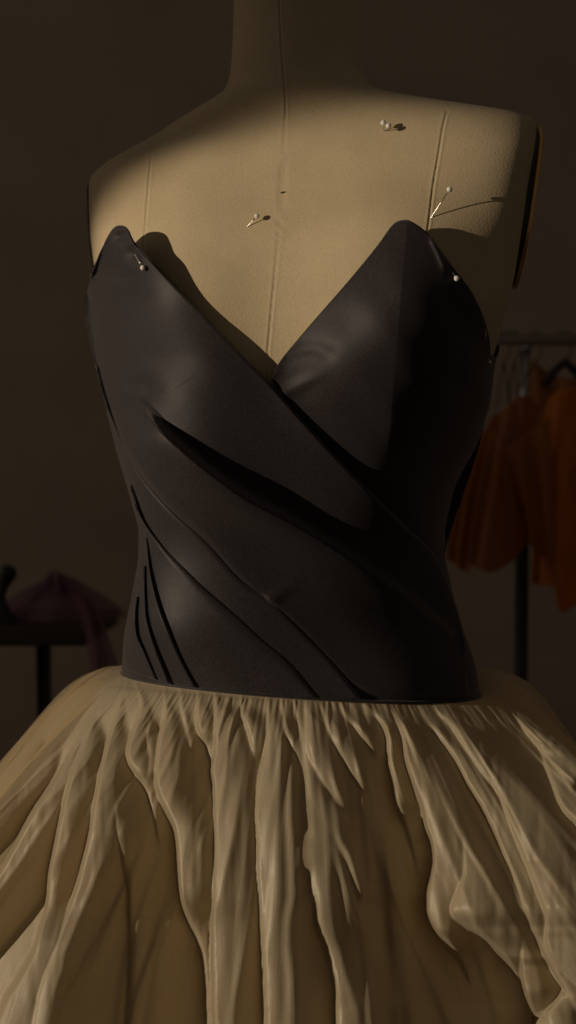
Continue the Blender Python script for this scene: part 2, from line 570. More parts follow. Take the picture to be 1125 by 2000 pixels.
def panel(name, pairs, hfun, nu=260, nv=90, mids=None, mat=None, thick=0.0012, smoothed=1.0):
    """cloth panel from a top edge and a bottom edge given as pairs of photograph points"""
    T = catmull([p[0] for p in pairs], nu)
    B = catmull([p[1] for p in pairs], nu)
    v = np.linspace(0, 1, nv)[:, None]
    if mids is not None:
        Mi = catmull(mids, nu)
        C = 2 * Mi - 0.5 * T - 0.5 * B
        PX = (1 - v) ** 2 * T[:, 0] + 2 * v * (1 - v) * C[:, 0] + v ** 2 * B[:, 0]
        PY = (1 - v) ** 2 * T[:, 1] + 2 * v * (1 - v) * C[:, 1] + v ** 2 * B[:, 1]
    else:
        PX = (1 - v) * T[:, 0] + v * B[:, 0]
        PY = (1 - v) * T[:, 1] + v * B[:, 1]
    u = np.linspace(0, 1, nu)[None, :]
    H = hfun(PX, PY, u + 0 * v, v + 0 * u)
    P = on_body(PX, PY, H, smoothed)
    return grid_obj(name, P, mat or M_SATIN, gown, thick=thick, offset=-1)

def wob(px, py, a, s, ph=0.0):
    return a * (np.sin(px / s + ph) * np.cos(py / (s * 1.3) + 1.7 * ph) + 0.5 * np.sin(px / (s * 0.47) - py / (s * 0.6) + ph))

# cup on the viewer's right, its left part goes under the wrap
A_pairs = [((531, 738), (556, 800)), ((548, 704), (620, 885)), ((600, 641), (680, 955)), ((680, 549), (725, 1015)), ((735, 482), (762, 1055)),
           ((765, 441), (785, 1085)), ((783, 430), (800, 1095)), ((803, 432), (815, 1100)), ((835, 455), (835, 1100)), ((862, 490), (850, 1095)),
           ((890, 528), (860, 1090)), ((920, 568), (866, 1080)), ((944, 618), (870, 1060)), ((956, 660), (872, 1040))]
A_mids = [(540, 772), (580, 800), (640, 800), (705, 790), (752, 780), (780, 770), (795, 768), (812, 770), (845, 780), (872, 795), (897, 810), (920, 822), (936, 830), (944, 838)]
def hA(px, py, u, v):
    rl = 796 - 0.085 * (py - 430)
    tent = np.clip(1 - np.abs(px - rl) / np.where(px < rl, 190, 130), 0, 1)
    ridge = 0.011 * (tent ** 1.25) * np.exp(-np.clip(py - 430, 0, None) / 420)
    h = 0.0055 + ridge - 0.003 * sstep(0.3, 0.9, v)
    peak = 0.004 * np.exp(-((px - 790) / 90) ** 2 - ((py - 430) / 110) ** 2)
    h = h + peak + wob(px, py, 0.0007, 38, 0.4) * sstep(0, 0.15, v)
    # puckers near the inner corner and along the edge
    d, s = line_dist(px, py, [(545, 775), (600, 745), (665, 715)])
    h += 0.0020 * np.exp(-(d / 13) ** 2) * (1 - sstep(0.2, 1, s))
    d, s = line_dist(px, py, [(560, 690), (610, 680), (640, 690)])
    h -= 0.0015 * np.exp(-(d / 15) ** 2)
    d, s = line_dist(px, py, [(845, 470), (855, 490), (868, 520)])
    h += 0.003 * np.exp(-(d / 7) ** 2)
    return h
panel("cup_panel", A_pairs, hA, 300, 130, A_mids)

# wrap panel crossing from the viewer's left peak down to the right
B_pairs = [((181, 533), (166, 580)), ((192, 505), (166, 612)), ((206, 470), (171, 645)), ((221, 446), (180, 690)), ((236, 440), (190, 725)), ((250, 447), (203, 775)), ((265, 475), (222, 830)), ((300, 512), (245, 890)),
           ((340, 553), (275, 940)), ((385, 600), (320, 997)), ((430, 648), (362, 1035)), ((480, 700), (405, 1075)), ((522, 742), (450, 1130)),
           ((560, 785), (487, 1165)), ((600, 830), (528, 1195)), ((660, 895), (585, 1245)), ((720, 955), (640, 1305)), ((790, 1025), (700, 1358)),
           ((850, 1085), (790, 1366)), ((890, 1180), (860, 1368)), ((905, 1240), (915, 1362))]
CAV = [(262, 770), (276, 800), (300, 828), (330, 860), (399, 919), (479, 976), (560, 1018), (640, 1066), (720, 1118), (800, 1176), (870, 1235)]
def hB(px, py, u, v):
    h = 0.0075 + 0.006 * sstep(420, 640, px) * (1 - sstep(0.0, 0.5, v)) + 0.0 * px
    # stands off the chest at the peak, close to it lower down
    h += 0.026 * np.exp(-((px - 280) / 105) ** 2 - ((py - 440) / 125) ** 2)
    h += 0.006 * np.exp(-np.clip(v, 0, 1) / 0.25) * (1 - sstep(300, 640, px))
    d, s = line_dist(px, py, CAV)
    amp = sstep(0.0, 0.30, s) * (1 - 0.75 * sstep(0.45, 0.95, s))
    crest = np.where(d < 0, np.exp(-(np.abs(d) / 66) ** 1.7), np.clip(1 - sstep(-2, 24, d), 0, 1))
    cav = np.where(d > 0, np.exp(-((d - 26) / 60) ** 2) * sstep(0, 16, d), 0)
    h += amp * (0.019 * crest - 0.003 * cav)
    dd = np.hypot((px - 272) / 1.3, py - 762)
    h -= 0.0050 * np.exp(-(dd / 28) ** 2)
    # pinned tip: dents round the pin, rolled edge
    h -= 0.0042 * np.exp(-np.hypot(px - 262, py - 494) ** 2 / 17 ** 2)
    h -= 0.0032 * np.exp(-np.hypot((px - 238)/1.3, py - 462) ** 2 / 10 ** 2)
    d, s = line_dist(px, py, [(190, 545), (215, 535), (245, 540)])
    h -= 0.003 * np.exp(-(d / 10) ** 2)
    h += wob(px, py, 0.0006, 44, 2.0)
    d, s = line_dist(px, py, [(530, 1172), (560, 1150), (600, 1130)])
    h += 0.0026 * np.exp(-(d / 15) ** 2) * (1 - s)
    h -= 0.004 * sstep(0.93, 1.0, v)
    # turned edge
    h -= 0.003 * (1 - sstep(0.0, 0.02, v))
    return h
panel("wrap_panel", B_pairs, hB, 420, 190)

def hpleat(up, low, wv, ph, roll=0.16):
    def f(px, py, u, v):
        h = low + (up - low) * (1 - v) ** 1.6
        h = h - 0.75 * (up - 0.0035) * (1 - np.sqrt(np.clip(1 - (1 - np.clip(v / roll, 0, 1)) ** 2, 0, 1)))
        return h + wob(px, py, wv, 40, ph)
    return f
P3 = [((188, 712), (212, 820)), ((208, 785), (236, 905)), ((240, 862), (258, 978)), ((270, 920), (277, 1028)), ((330, 990), (304, 1082)), ((400, 1052), (362, 1146)),
      ((470, 1130), (432, 1212)), ((530, 1172), (492, 1264)), ((600, 1240), (552, 1318)), ((652, 1297), (600, 1362)), ((705, 1364), (640, 1365))]
panel("pleat", P3, hpleat(0.0095, 0.0042, 0.0004, 1.0), 300, 50)
P4 = [((255, 945), (280, 1045)), ((278, 1012), (284, 1075)), ((320, 1070), (292, 1135)), ((360, 1110), (308, 1195)), ((400, 1150), (328, 1245)), ((470, 1210), (352, 1300)),
      ((520, 1255), (376, 1342)), ((562, 1292), (450, 1354)), ((618, 1361), (552, 1363))]
panel("pleat", P4, hpleat(0.0085, 0.004, 0.0004, 2.3), 260, 60)
P5 = [((287, 1050), (272, 1062)), ((294, 1115), (272, 1120)), ((309, 1177), (276, 1190)), ((330, 1233), (288, 1240)), ((354, 1288), (306, 1290)), ((382, 1341), (330, 1334))]
panel("pleat", P5, hpleat(0.0085, 0.0042, 0.0005, 3.3), 200, 40)
P6 = [((283, 1105), (270, 1110)), ((284, 1163), (262, 1165)), ((288, 1212), (262, 1222)), ((305, 1267), (270, 1270)), ((332, 1335), (288, 1324))]
panel("pleat", P6, hpleat(0.0095, 0.005, 0.0004, 4.3), 160, 36)
P7 = [((269, 1165), (258, 1180)), ((265, 1200), (252, 1215)), ((268, 1240), (247, 1250)), ((284, 1274), (244, 1285)), ((308, 1328), (246, 1308))]
panel("pleat", P7, hpleat(0.0095, 0.0062, 0.0003, 5.3), 140, 36)

# ------------------------------------------------------------------ skirt
FOLDS = [  # (y, x of the left edge, width of the lit band) ; strength
 ([(1296, 236, 6), (1317, 200, 20), (1344, 149, 34), (1389, 107, 38), (1450, 53, 40), (1517, 0, 42), (1590, -60, 45), (1700, -150, 50), (2110, -460, 50)], 0.75),
 ([(1304, 236, 6), (1368, 187, 18), (1403, 149, 22), (1448, 107, 26), (1517, 53, 28), (1571, 0, 30), (1640, -55, 30), (1760, -150, 34), (2110, -420, 34)], 0.7),
 ([(1310, 240, 4), (1368, 203, 10), (1400, 176, 16), (1461, 144, 22), (1523, 107, 28), (1595, 59, 30), (1651, 29, 26), (1701, 0, 24), (1760, -40, 22), (1900, -140, 22), (2110, -290, 22)], 0.8),
 ([(1320, 243, 4), (1389, 203, 8), (1411, 181, 14), (1461, 160, 24), (1501, 144, 28), (1555, 128, 28), (1613, 115, 26), (1653, 107, 24), (1715, 95, 20), (1771, 91, 20), (1813, 78, 26), (1853, 67, 34), (1909, 37, 56), (1965, 4, 76), (2110, -40, 80)], 1.0),
 ([(1326, 248, 5), (1373, 232, 12), (1440, 213, 20), (1501, 197, 28), (1573, 184, 32), (1620, 177, 32), (1648, 171, 26), (1720, 153, 22), (1797, 128, 17), (1859, 107, 14), (1901, 90, 24), (1950, 75, 26), (2110, 50, 26)], 1.0),
 ([(1330, 262, 8), (1344, 267, 14), (1373, 276, 16), (1413, 264, 24), (1477, 248, 28), (1504, 261, 24), (1525, 278, 15), (1549, 288, 8), (1600, 300, 4), (1660, 312, 2)], 1.0),
 ([(1400, 292, 6), (1429, 288, 9), (1453, 287, 9), (1477, 293, 6), (1517, 289, 5)], 0.8),
 ([(1345, 322, 8), (1390, 322, 18), (1424, 315, 26), (1477, 307, 34), (1520, 304, 40), (1555, 312, 38), (1584, 325, 36), (1619, 341, 36), (1660, 346, 38), (1704, 349, 36), (1758, 355, 27), (1800, 370, 14), (1835, 386, 10), (1880, 398, 11), (1940, 402, 11), (2110, 406, 9)], 0.95),
 ([(1345, 352, 6), (1370, 352, 10), (1420, 362, 8), (1470, 375, 3)], 0.8),
 ([(1348, 386, 14), (1375, 385, 24), (1408, 384, 28), (1435, 392, 22), (1452, 402, 10), (1500, 413, 4)], 1.0),
 ([(1352, 418, 10), (1387, 421, 32), (1467, 419, 48), (1507, 413, 55), (1533, 417, 54), (1627, 420, 52), (1736, 419, 46), (1806, 414, 44), (1900, 415, 36), (1960, 416, 30), (2110, 424, 26)], 0.85),
 ([(1357, 470, 10), (1393, 471, 20), (1423, 483, 24), (1452, 490, 16), (1478, 498, 7)], 0.9),
 ([(1359, 522, 8), (1420, 523, 22), (1483, 514, 36), (1513, 506, 46), (1553, 502, 52), (1592, 500, 54), (1637, 502, 57), (1688, 503, 58), (1746, 507, 56), (1800, 510, 42), (1850, 512, 38), (1912, 515, 42), (2110, 521, 40)], 0.95),
 ([(1360, 548, 5), (1420, 556, 8), (1453, 568, 12), (1480, 581, 9), (1507, 588, 8), (1562, 589, 9), (1607, 589, 9), (1645, 591, 5)], 1.1),
 ([(1361, 572, 6), (1420, 584, 10), (1486, 595, 13), (1532, 600, 15), (1577, 607, 20), (1610, 606, 26), (1640, 600, 33), (1662, 596, 38), (1688, 599, 35), (1720, 609, 25), (1768, 615, 21), (1813, 623, 17), (1851, 638, 14), (1902, 650, 16), (1944, 657, 22), (1975, 657, 32), (2110, 657, 40)], 1.0),
 ([(1361, 596, 8), (1411, 597, 26), (1441, 598, 28), (1471, 604, 24), (1501, 616, 20), (1538, 638, 13), (1586, 672, 4)], 0.8),
 ([(1362, 620, 6), (1390, 630, 13), (1420, 640, 18), (1455, 655, 18), (1490, 675, 14), (1520, 690, 9), (1550, 708, 3)], 0.9),
 ([(1364, 660, 6), (1395, 672, 12), (1423, 696, 14), (1450, 716, 8), (1480, 734, 3)], 0.7),
 ([(1366, 700, 5), (1388, 723, 12), (1411, 745, 15), (1435, 755, 14), (1464, 757, 13), (1482, 757, 14), (1532, 768, 14), (1566, 774, 12), (1603, 787, 6), (1650, 802, 4), (1720, 818, 2)], 1.0),
 ([(1366, 744, 4), (1403, 772, 13), (1445, 787, 22), (1486, 794, 30), (1535, 810, 36), (1584, 827, 42), (1615, 832, 48), (1645, 843, 54), (1677, 847, 62), (1714, 841, 78), (1747, 834, 62), (1776, 834, 48), (1806, 844, 36), (1833, 863, 22), (1852, 882, 10), (1890, 905, 4), (1930, 920, 2)], 0.9),
 ([(1640, 905, 6), (1700, 908, 30), (1745, 893, 66), (1781, 881, 95), (1812, 921, 76), (1836, 949, 60), (1860, 974, 42), (1879, 992, 22), (1896, 1004, 10), (1925, 1012, 3)], 0.75),
 ([(1828, 1024, 3), (1862, 1019, 15), (1901, 1019, 24), (1934, 1025, 26), (1971, 1038, 16), (2000, 1052, 5)], 1.0),
 ([(1368, 815, 3), (1407, 836, 7), (1441, 859, 14), (1482, 889, 19), (1528, 912, 22), (1577, 942, 26), (1622, 964, 30), (1671, 985, 31), (1704, 1001, 31), (1772, 1025, 32), (1836, 1050, 28), (1885, 1074, 28), (1930, 1102, 28), (1975, 1130, 30)], 1.0),
 ([(1366, 838, 8), (1388, 851, 18), (1407, 870, 22), (1464, 912, 26), (1509, 942, 36), (1547, 972, 48), (1592, 991, 60), (1641, 1010, 70), (1695, 1032, 74), (1741, 1050, 74), (1803, 1068, 70), (1830, 1065, 72), (1861, 1074, 72), (1919, 1125, 72), (1960, 1160, 70)], 0.85),
 ([(1940, 1098, 50), (1965, 1078, 60), (1997, 1052, 70), (2110, 1040, 80)], 0.5),
 ([(1560, 224, 2), (1650, 232, 6), (1750, 250, 7), (1850, 252, 6), (2110, 240, 6)], 0.5),
 ([(1625, 652, 2), (1690, 674, 8), (1735, 689, 8), (1770, 699, 2)], 0.5),
 ([(1380, 985, 8), (1403, 1010, 14), (1430, 1029, 28), (1460, 1055, 34), (1498, 1085, 32), (1539, 1116, 12)], 0.9),
 ([(1372, 990, 4), (1390, 1014, 8), (1408, 1040, 8), (1428, 1070, 3)], 0.8),
 ([(1455, 1050, 3), (1475, 1059, 8), (1509, 1070, 24), (1547, 1085, 40), (1581, 1100, 48), (1609, 1125, 50), (1680, 1180, 50)], 0.85),
]
GS = 1.5
GX = np.arange(-260, 1400, GS)
GY = np.arange(1280, 2120, GS)
S_K = [0, .02, .05, .10, .15, .25, .40, .60, .85]
A_K = [.154, .176, .206, .248, .281, .33, .385, .44, .49]
DA_K = [0, .010, .040, .084, .126, .20, .325, .50, .73]
B_K = [.118, .133, .150, .174, .194, .227, .267, .31, .36]
DB_K = [0, .012, .036, .080, .125, .215, .355, .55, .79]

def skirt_base(TH, S, grow=0.0):
    s, c = np.sin(TH), np.cos(TH)
    a = sinter(S, S_K, A_K) + grow; da = sinter(S, S_K, DA_K)
    b = sinter(S, S_K, B_K) + grow; db = sinter(S, S_K, DB_K)
    n = 2.12 + 0.95 * sstep(0.0, 0.13, S)
    X = 0.0126 + a * np.sign(s) * np.abs(s) ** (2 / n)
    back = sstep(0.05, -0.45, c)
    bb = b * (1 - back) + (b - 0.008 + 0.05 * sstep(0, .3, S)) * back
    Y = -bb * np.sign(c) * np.abs(c) ** (2 / n)
    w = c ** 2
    drop = da * (1 - w) + db * w
    drop = drop * (1 - 0.62 * np.clip(s, 0, 1) ** 2 * np.exp(-S / 0.18))
    puff = (0.008 + 0.016 * sstep(-0.2, 0.5, s)) * sstep(0.25, -0.5, c) * np.exp(-((S - 0.05) / 0.04) ** 2) + 0.006 * sstep(0.3, -0.3, c) * sstep(0, 0.03, S)
    xs = 0.0126 + 0.155 * np.sign(s) * np.abs(s) ** (2 / 2.12)
    Z = zseam(xs) - 0.0005 - drop + puff
    return np.stack([X, Y, Z], -1)

def base_slope():
    """sideways slope (depth per width) of the plain skirt, read on the photograph's grid"""
    S, TH = np.meshgrid(np.linspace(0, 0.5, 700), np.linspace(-1.6, 1.6, 1500), indexing='ij')
    P = skirt_base(TH, S)
    px, py = to_px(P)
    st = 6.0
    nx = int((GX[-1] - GX[0]) / st) + 1; ny = int((GY[-1] - GY[0]) / st) + 1
    i = ((px - GX[0]) / st).astype(int); j = ((py - GY[0]) / st).astype(int)
    ok = (i >= 0) & (i < nx) & (j >= 0) & (j < ny)
    cnt = np.bincount(j[ok] * nx + i[ok], minlength=nx * ny)
    sm = np.bincount(j[ok] * nx + i[ok], weights=P[..., 1][ok], minlength=nx * ny)
    Y = np.where(cnt > 0, sm / np.maximum(cnt, 1), np.nan).reshape(ny, nx)
    for r in range(ny):                       # fill gaps along each row
        row = Y[r]; good = ~np.isnan(row)
        Y[r] = np.interp(np.arange(nx), np.flatnonzero(good), row[good]) if good.sum() > 3 else -0.1
    Y = blur2(Y, 2.5)
    G = np.gradient(Y, axis=1) / (st * K * 0.85)
    return Y, blur2(G, 2.5), st

_YB, _SB, _ST = base_slope()
def coarse(Mp, X, Y):
    fx = np.clip((X - GX[0]) / _ST, 0, Mp.shape[1] - 1.001); fy = np.clip((Y - GY[0]) / _ST, 0, Mp.shape[0] - 1.001)
    i = fx.astype(int); j = fy.astype(int); u = fx - i; v = fy - j
    return (Mp[j, i] * (1 - u) + Mp[j, i + 1] * u) * (1 - v) + (Mp[j + 1, i] * (1 - u) + Mp[j + 1, i + 1] * u) * v

def seam_line(X):
    return sinter(np.clip(590 + (X - 590) * 0.62, 150, 1000), [150, 245, 300, 380, 460, 550, 640, 760, 850, 935, 1000], [1290, 1305, 1328, 1340, 1352, 1360, 1361, 1366, 1368, 1356, 1340])

def fold_map():
    """depth of the folded cloth, row by row: each fold's lit face, then a flank falling back deeper
    than the low light reaches, until the next fold stands forward again"""
    X, Yg = np.meshgrid(GX, GY)
    YB = coarse(_YB, X, Yg)
    DEEP = 0.0025 + 0.080 * sstep(4, 300, Yg - seam_line(X)) ** 1.1
    kk = K * 0.87
    LS = []
    for pts, stg in FOLDS:
        P = np.array(pts, float)
        L = smooth1(sinter(GY, P[:, 0], P[:, 1]), 4)
        W = smooth1(sinter(GY, P[:, 0], P[:, 2]), 4)
        f0 = 14 if P[0, 0] in SHARP else 55
        W = W * sstep(P[0, 0] - 12, P[0, 0] + f0, GY) * (1 - sstep(P[-1, 0] - 22, P[-1, 0] + 8, GY))
        LS.append((L, W, stg))
    OUT = np.zeros_like(X); LIT = np.zeros_like(X)
    for r in range(len(GY)):
        act = sorted(((L[r], W[r], g) for L, W, g in LS if W[r] > 0.25), key=lambda q: q[0])
        yb = YB[r]
        Y = yb.copy(); lit = np.zeros_like(yb)
        lit[:] = 0.6
        xe = None; sh = 0.0
        for n, (L, W, g) in enumerate(act):
            Ln = act[n + 1][0] if n + 1 < len(act) else GX[-1] + 5
            ybL = np.interp(L, GX, yb)
            if xe is None:
                yL = ybL - 0.004
            else:
                here = np.interp(L, GX, Y)
                ysh = min(sh + 0.58 * (L - xe) * kk, here)
                need = here + (ysh - here) * float(sstep(0, 11, W)) - 0.30 * W * kk
                w = float(sstep(5, 32, W)) * min(1.0, g)
                yL = min(need, need * (1 - w) + (ybL - 0.004) * w)
            m = GX >= L
            d = (GX - L) * kk
            w_ = W * kk
            t = np.clip(d / w_, 0, 1)
            gl, gr = -0.55, 0.30
            face = yL + w_ * (gl * t + 0.5 * (gr - gl) * t * t)
            p = np.clip(d - w_, 0, None)
            sc = 0.30 * w_ + 0.0010
            yv = face + 0.72 * p - (0.72 - gr) * sc * (1 - np.exp(-p / sc))
            lim = yb + DEEP[r]
            yv = -0.0018 * np.logaddexp(-yv / 0.0018, -lim / 0.0018)      # never deeper than the limit
            Y = np.where(m, yv, Y)
            lit = np.where(m, np.clip(1 - (d - w_) / (0.25 * w_ + 0.001), 0.15, 1), lit)
            xn = min(L + W, Ln)
            ye = np.interp(xn, GX, Y)
            sh = ye if xe is None else min(ye, sh + 0.58 * (xn - xe) * kk)
            xe = xn
        OUT[r] = yb - Y; LIT[r] = lit
    OUT = np.apply_along_axis(smooth1, 0, OUT, 2.6)
    OUT = np.apply_along_axis(smooth1, 1, OUT, 0.9)
    return OUT, blur2(LIT, 3)
SHARP = {1940}
FM, LIT = fold_map()
# gathers running down from the waist seam: many fine ones near it, broader shallow ones lower down
def gather_map():
    X, Y = np.meshgrid(GX, GY)
    dy = np.clip(Y - seam_line(X), 0, None)
    EL = 430.0
    Q = 590 + (X - 590) / (1 + dy / EL)              # where the thread leaves the seam
    spread = 1 + dy / EL
    r = np.random.default_rng(11)
    G = np.zeros_like(X)
    x = 190.0
    while x < 1000:                                  # tight gathers
        wq = r.uniform(2.2, 5.0)
        ln = r.uniform(35, 150)
        c = x + r.normal(0, 4) * np.sin(dy / r.uniform(40, 90) + r.uniform(0, 6)) * np.clip(dy / 60, 0, 1)
        prof = np.exp(-((Q - c) / (wq * (1 + dy / 260))) ** 2)
        G += r.uniform(0.0012, 0.0032) * prof * np.exp(-dy / ln) * sstep(0, 9, dy)
        x += r.uniform(4, 10)
    for i in range(120):                             # longer soft folds
        c0 = r.uniform(170, 1010)
        y0 = r.uniform(-60, 420); ln = r.uniform(120, 420)
        wq = r.uniform(5.0, 12.0)
        amp = r.uniform(0.0005, 0.0019)
        c = c0 + r.normal(0, 7) * np.sin(dy / r.uniform(90, 220) + r.uniform(0, 6))
        env = np.exp(-((dy - y0 - ln / 2) / (ln / 2)) ** 2)
        t = (Q - c) / wq
        prof = np.where(t < 0, np.exp(-(t / 0.55) ** 2), np.exp(-(t / 1.25) ** 2))
        G += amp * prof * env
    return G
def valley_map():
    """broad soft folds of the cloth deep between the standing ones"""
    X, Y = np.meshgrid(GX, GY)
    dy = np.clip(Y - seam_line(X), 0, None)
    Q = 590 + (X - 590) / (1 + dy / 430.0)
    r = np.random.default_rng(5)
    G = np.zeros_like(X)
    for i in range(90):
        c = r.uniform(150, 1030) + r.normal(0, 10) * np.sin(dy / r.uniform(120, 260) + r.uniform(0, 6))
        wq = r.uniform(6, 16); ln = r.uniform(200, 600); y0 = r.uniform(0, 400)
        t = (Q - c) / wq
        G += r.uniform(0.0012, 0.0044) * np.where(t < 0, np.exp(-(t / 0.6) ** 2), np.exp(-(t / 1.2) ** 2)) * np.exp(-((dy - y0 - ln / 2) / (ln / 2)) ** 2)
    return G * sstep(30, 160, dy)
_near = 1 - sstep(10, 90, GY[:, None] - seam_line(GX[None, :]))
FM2 = FM + gather_map() * np.maximum(LIT, 0.8 * _near) + valley_map() * (1 - LIT)
nz = rng.normal(0, 1, FM.shape)
nzs = np.apply_along_axis(smooth1, 0, nz, 40)
nzs = np.apply_along_axis(smooth1, 1, nzs, 3.0); nzs /= nzs.std()
nzc = np.apply_along_axis(smooth1, 0, rng.normal(0, 1, FM.shape), 13)
nzc = np.apply_along_axis(smooth1, 1, nzc, 5.0); nzc /= nzc.std()
FM2 = blur2(FM2, 0.7) + (0.00010 + 0.00022 * LIT) * nzs + 0.00016 * LIT * nzc

def sample_map(Mp, px, py):
    fx = np.clip((px - GX[0]) / GS, 0, len(GX) - 1.001); fy = np.clip((py - GY[0]) / GS, 0, len(GY) - 1.001)
    i = fx.astype(int); j = fy.astype(int); u = fx - i; v = fy - j
    return (Mp[j, i] * (1 - u) + Mp[j, i + 1] * u) * (1 - v) + (Mp[j + 1, i] * (1 - u) + Mp[j + 1, i + 1] * u) * v

def generic_folds(TH, S, seed, n=46):
    r = np.random.default_rng(seed)
    H = np.zeros_like(TH)
    for i in range(n):
        t0 = r.uniform(-math.pi, math.pi); wdt = r.uniform(0.03, 0.09); hh = r.uniform(0.006, 0.016)
        dr = r.normal(0, 0.12)
        d = (TH - t0 - dr * S + math.pi) % (2 * math.pi) - math.pi
        t = d / wdt
        prof = np.where(t < 0, np.exp(-(t / 0.35) ** 2), np.exp(-(t / 1.0) ** 2))
        H = np.maximum(H, hh * prof * sstep(0.0, 0.06, S))
    return H

def build_skirt():
    th = np.concatenate([np.linspace(-1.75, 1.75, 1400), np.linspace(1.75, 2 * math.pi - 1.75, 220)[1:-1]])
    ss = np.concatenate([np.linspace(0, 0.27, 330), np.linspace(0.274, 0.85, 46)])
    S, TH = np.meshgrid(ss, th, indexing='ij')
    P = skirt_base(TH, S)
    px, py = to_px(P)
    c = np.cos(TH)
    front = sstep(-0.05, 0.22, c)
    inside = sstep(-230, -120, px) * (1 - sstep(1260, 1370, px)) * (1 - sstep(2050, 2100, py))
    h = sample_map(FM2, px, py) * sstep(0, 0.010, S)
    gen = generic_folds(TH, S, 5)
    # outward (radial) direction and direction to the camera
    rad = np.stack([np.sin(TH), -np.cos(TH), 0.35 + 0 * TH], -1)
    rad /= np.linalg.norm(rad, axis=-1, keepdims=True)
    tocam = CAM - P
    tocam /= np.linalg.norm(tocam, axis=-1, keepdims=True)
    wf = (front * inside)[..., None]
    P = P + tocam * h[..., None] * wf + rad * gen[..., None] * (1 - wf)
    uv = np.stack([TH / 3.0 + 0.5, S * 2.0], -1)
    return grid_obj("skirt", P, M_SILK, gown, wrap=False, uv=uv), P
skirt, skirtP = build_skirt()

# sheer outer veil on the viewer's left and round the back
def build_veil():
    th = np.linspace(-3.0, -1.25, 260)
    ss = np.linspace(0.0, 0.5, 120)
    S, TH = np.meshgrid(ss, th, indexing='ij')
    P = skirt_base(TH, S, 0.0)
    rad = np.stack([np.sin(TH), -np.cos(TH), 0.75 + 0 * TH], -1)
    rad /= np.linalg.norm(rad, axis=-1, keepdims=True)
    fade = sstep(-1.25, -1.5, TH)
    lift = 0.014 * fade * sstep(0, 0.05, S) + (generic_folds(TH, S, 21, 40) * 0.5 - 0.004) * sstep(0, 0.03, S)
    P = P + rad * lift[..., None]
    uv = np.stack([TH / 3.0 + 0.5, S * 2.0], -1)
    return grid_obj("skirt_veil", P, M_SHEER, gown, uv=uv)
build_veil()

# ------------------------------------------------------------------ pins
GRP = "pearl headed dressmaking pins"
def pin(label, base, head, lift, r=0.0023, on=None, sink=0.004, mat=M_PEARL):
    """base and head as photograph points; lift = how far the head stands off the cloth"""
    hb = 0.0 if on is None else on
    B = on_body(np.array([float(base[0])]), np.array([float(base[1])]), np.array([hb]), 0.0 if on is None else 1.0)[0]
    y = B[1] - lift
    Hd = np.array([wx(head[0], y), y, wz(head[1], y)])
    t = thing("dressmaking_pin", label, "pin", tuple(B), GRP)
    d = Hd - B; d /= np.linalg.norm(d)
    tube("pin_shaft", [B - d * sink, B, (B + Hd) / 2, Hd], 0.00042, M_STEEL, t, 8)
    ball("pin_head", Hd, r, mat, t)
    return t
pin("pin stuck in the chest linen left of the centre seam", (483, 443), (502, 422), 0.006)
pin("upper pin of the close pair high on the chest below the neck", (750, 256), (749, 240), 0.007, 0.0025)
pin("lower pin of the close pair high on the chest below the neck", (754, 256), (759, 246), 0.008, 0.0024)
pin("long leaning pin beside the armhole seam casting a long thin shadow", (842, 425), (878, 370), 0.0105, 0.0024)
pin("pin through the black satin tip near the pointed left edge", (264, 498), (279, 523), 0.006, 0.0023, on=0.0345)
pin("pin with round white head at the far right satin edge under the armhole", (884, 532), (892, 544), 0.004, 0.0023, on=0.008)
pin("steel pin standing upright on the dark side of the bodice", (948, 655), (949, 637), 0.002, 0.0007, on=0.006, mat=M_STEEL)
pin("low pin on the bodice side in line with the rack rail", (953, 700), (957, 707), 0.002, 0.0013, on=0.006)

# ------------------------------------------------------------------ garment rack, right
RY = 0.80
def bgp(px, py, y):
    return np.array([float(wx(px, y)), y, float(wz(py, y))])
rack = thing("garment_rack", "metal garment rack with dark rail behind the gown's right side", "clothes rack", (float(wx(1020, RY)), RY, 0))
r0 = bgp(962, 663, RY); r1 = bgp(1500, 667, RY)
tube("rail", [r0, r0 + (r1 - r0) * 0.5, r1], 0.0078, M_RAIL, rack, 16)
u0 = bgp(1027, 672, RY); u1 = bgp(1021, 900, RY); 
tube("upright", [u0, (u0 + u1) / 2, u1], 0.0062, M_CHROME, rack, 16)
l1 = np.array([bgp(1008, 1380, RY)[0], RY, 0.06])
tube("lower_post", [u1 + np.array([0, 0, 0.02]), (u1 + l1) / 2, l1], 0.0095, M_BLACK, rack, 16)
tube("foot_bar", [l1 + np.array([0, -0.25, -0.035]), l1 + np.array([0, 0, -0.035]), l1 + np.array([0, 0.25, -0.035])], 0.012, M_BLACK, rack, 12)
tube("collar", [u0 + np.array([0, 0, -0.002]), u0 + np.array([0, 0, -0.010])], 0.0085, M_CHROME, rack, 16)
l2 = bgp(1480, 667, RY)
tube("far_upright", [l2, np.array([l2[0], RY, 0.03])], 0.0075, M_CHROME, rack, 16)
tube("bottom_bar", [l1 + np.array([0, 0, 0.05]), np.array([l2[0], RY, 0.11])], 0.0075, M_BLACK, rack, 12)

